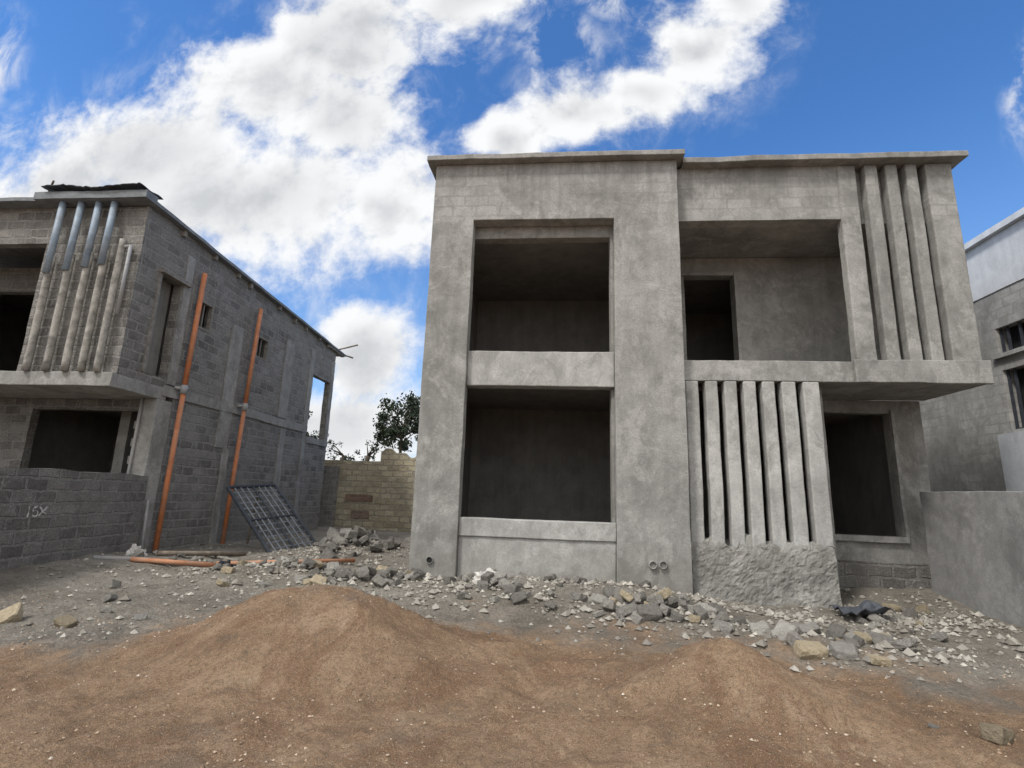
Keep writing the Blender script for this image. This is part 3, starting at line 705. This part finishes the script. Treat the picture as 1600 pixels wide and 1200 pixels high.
tc=N.new("ShaderNodeTexCoord"); sp=N.new("ShaderNodeSeparateXYZ"); L.new(tc.outputs["Generated"],sp.inputs[0])
ay=wm('MAXIMUM',wm('ABSOLUTE',sp.outputs[1]),.08)
cb=N.new("ShaderNodeCombineXYZ"); L.new(wm('DIVIDE',sp.outputs[0],ay),cb.inputs[0]); L.new(wm('DIVIDE',sp.outputs[2],ay),cb.inputs[1])
P=cb.outputs[0]
nc=wn(P,2.4,3,out="Color")
wp=vm('ADD',vm('MULTIPLY',vm('SUBTRACT',nc,(.5,.5,.5)),(.24,.20,0)),P)
blobs=[(-.93,.75,.33,.20),(-.69,.92,.28,.20),(-.49,1.06,.30,.19),(-.22,1.16,.24,.14),(-.65,.62,.37,.21),(-.41,.58,.19,.17),(-1.12,.66,.24,.15),(-.50,.85,.19,.19),
(-.12,.77,.13,.06),(.03,.82,.18,.09),(.17,.88,.15,.09),(.29,.98,.15,.13),(.38,1.12,.12,.12),(-.36,.27,.12,.11),(-.42,.13,.24,.12),
(-.05,.02,.9,.07)]
prev=None
for (cx,cz,rx,rz) in blobs:
    d=vm('LENGTH',vm('MULTIPLY_ADD',wp,(1/rx,1/rz,0),(-cx/rx,-cz/rz,0)),None)
    prev=d if prev is None else wm('SMOOTH_MIN',prev,d,.3)
base=wm('MAXIMUM',wm('SUBTRACT',1.,prev),-1.2)
# faint wisps: capped so that they never become solid
wprev=None
for (cx,cz,rx,rz) in ((-1.45,1.02,.12,.16),(-1.3,.85,.10,.06),(.96,.82,.07,.16),(-.02,1.0,.12,.10),(.12,1.12,.10,.06)):
    d=vm('LENGTH',vm('MULTIPLY_ADD',wp,(1/rx,1/rz,0),(-cx/rx,-cz/rz,0)),None)
    wprev=d if wprev is None else wm('MINIMUM',wprev,d)
wbase=wmr(wprev,1.25,.3)
fill_cloud=wm('MAXIMUM',wmr(sp.outputs[1],.12,-.15),wmr(sp.outputs[2],.80,.92))  # unseen bright cloud behind and overhead, added to lift the ambient light
base=wm('MULTIPLY_ADD',fill_cloud,2.2,base)
na=wn(P,5.,10,.63,.1); nb_=wn(vm('ADD',P,(-.02,.05,0)),5.,5,.58,.1)
fld=wm('MULTIPLY_ADD',wm('SUBTRACT',na,.5),2.4,base)
a1=wmr(fld,-.10,.50); a2=wmr(fld,-.85,.5)
wn_=wn(vm('MULTIPLY',P,(1.,.7,1.)),8.,7,.64,.5)
wisp=wmr(wn_,.44,.80,.0,.7)
alpha=wm('MAXIMUM',a1,wm('MULTIPLY',a2,wisp))
alpha=wm('MAXIMUM',alpha,wm('MULTIPLY',wbase,wmr(wn_,.42,.66,.0,.85)))
alpha=wm('MULTIPLY',alpha,wmr(sp.outputs[2],0.,.03))
thick=wmr(wm('MULTIPLY_ADD',wm('SUBTRACT',wn(P,2.6,4,.5),.5),1.5,base),.30,1.0)
thick=wm('MULTIPLY',thick,wm('SUBTRACT',1.,fill_cloud))
lit=wmr(wm('SUBTRACT',na,nb_),-.18,.10)
sh=wm('MULTIPLY_ADD',lit,.22,.83); sh=wm('SUBTRACT',sh,wm('MULTIPLY',thick,.34),0,True)
def wmix(f,a,b,mode='MIX'):
    n=N.new("ShaderNodeMix"); n.data_type='RGBA'; n.blend_type=mode
    for v,i in ((f,n.inputs[0]),(a,n.inputs[6]),(b,n.inputs[7])):
        if isinstance(v,(int,float)): i.default_value=v
        elif isinstance(v,tuple): i.default_value=v+(1,)
        else: L.new(v,i)
    return n.outputs[2]
ccol=wmix(sh,(1.5,1.7,2.0),(6.5,6.55,6.6))
ccol=wmix(fill_cloud,ccol,(9.3,9.4,9.5))
skyc=wmix(1.,sky.outputs[0],(.56,.96,1.36),'MULTIPLY')
hz=wmr(sp.outputs[2],.60,.0); skyc=wmix(wm('MULTIPLY',hz,.45),skyc,(3.2,4.2,5.3))
fin=wmix(alpha,skyc,ccol); L.new(fin,bg.inputs[0]); bg.inputs[1].default_value=.15

sl=bpy.data.lights.new("sun","SUN"); sl.energy=3.0; sl.angle=math.radians(10); sl.color=(1,.968,.92)
so=bpy.data.objects.new("sun",sl); COL.objects.link(so)
dv=Vector((math.sin(SAZ)*math.cos(SEL),math.cos(SAZ)*math.cos(SEL),math.sin(SEL)))
so.rotation_euler=dv.to_track_quat('Z','Y').to_euler()

cam=bpy.data.cameras.new("camera"); cam.sensor_width=36; cam.lens=820/1600*36; cam.clip_end=5000; cam.clip_start=.05
co=bpy.data.objects.new("camera",cam); COL.objects.link(co)
bk=Vector((.0881,-.9734,-.2108)).normalized(); rt=Vector((.9961,.0831,.0321)); rt=(rt-bk*rt.dot(bk)).normalized(); upv=bk.cross(rt)
m=Matrix((rt,upv,bk)).transposed().to_4x4(); m.translation=Vector((0,0,ZO)); co.matrix_world=m
sc.camera=co
sc.view_settings.view_transform='Standard'; sc.view_settings.look='None'; sc.view_settings.exposure=0
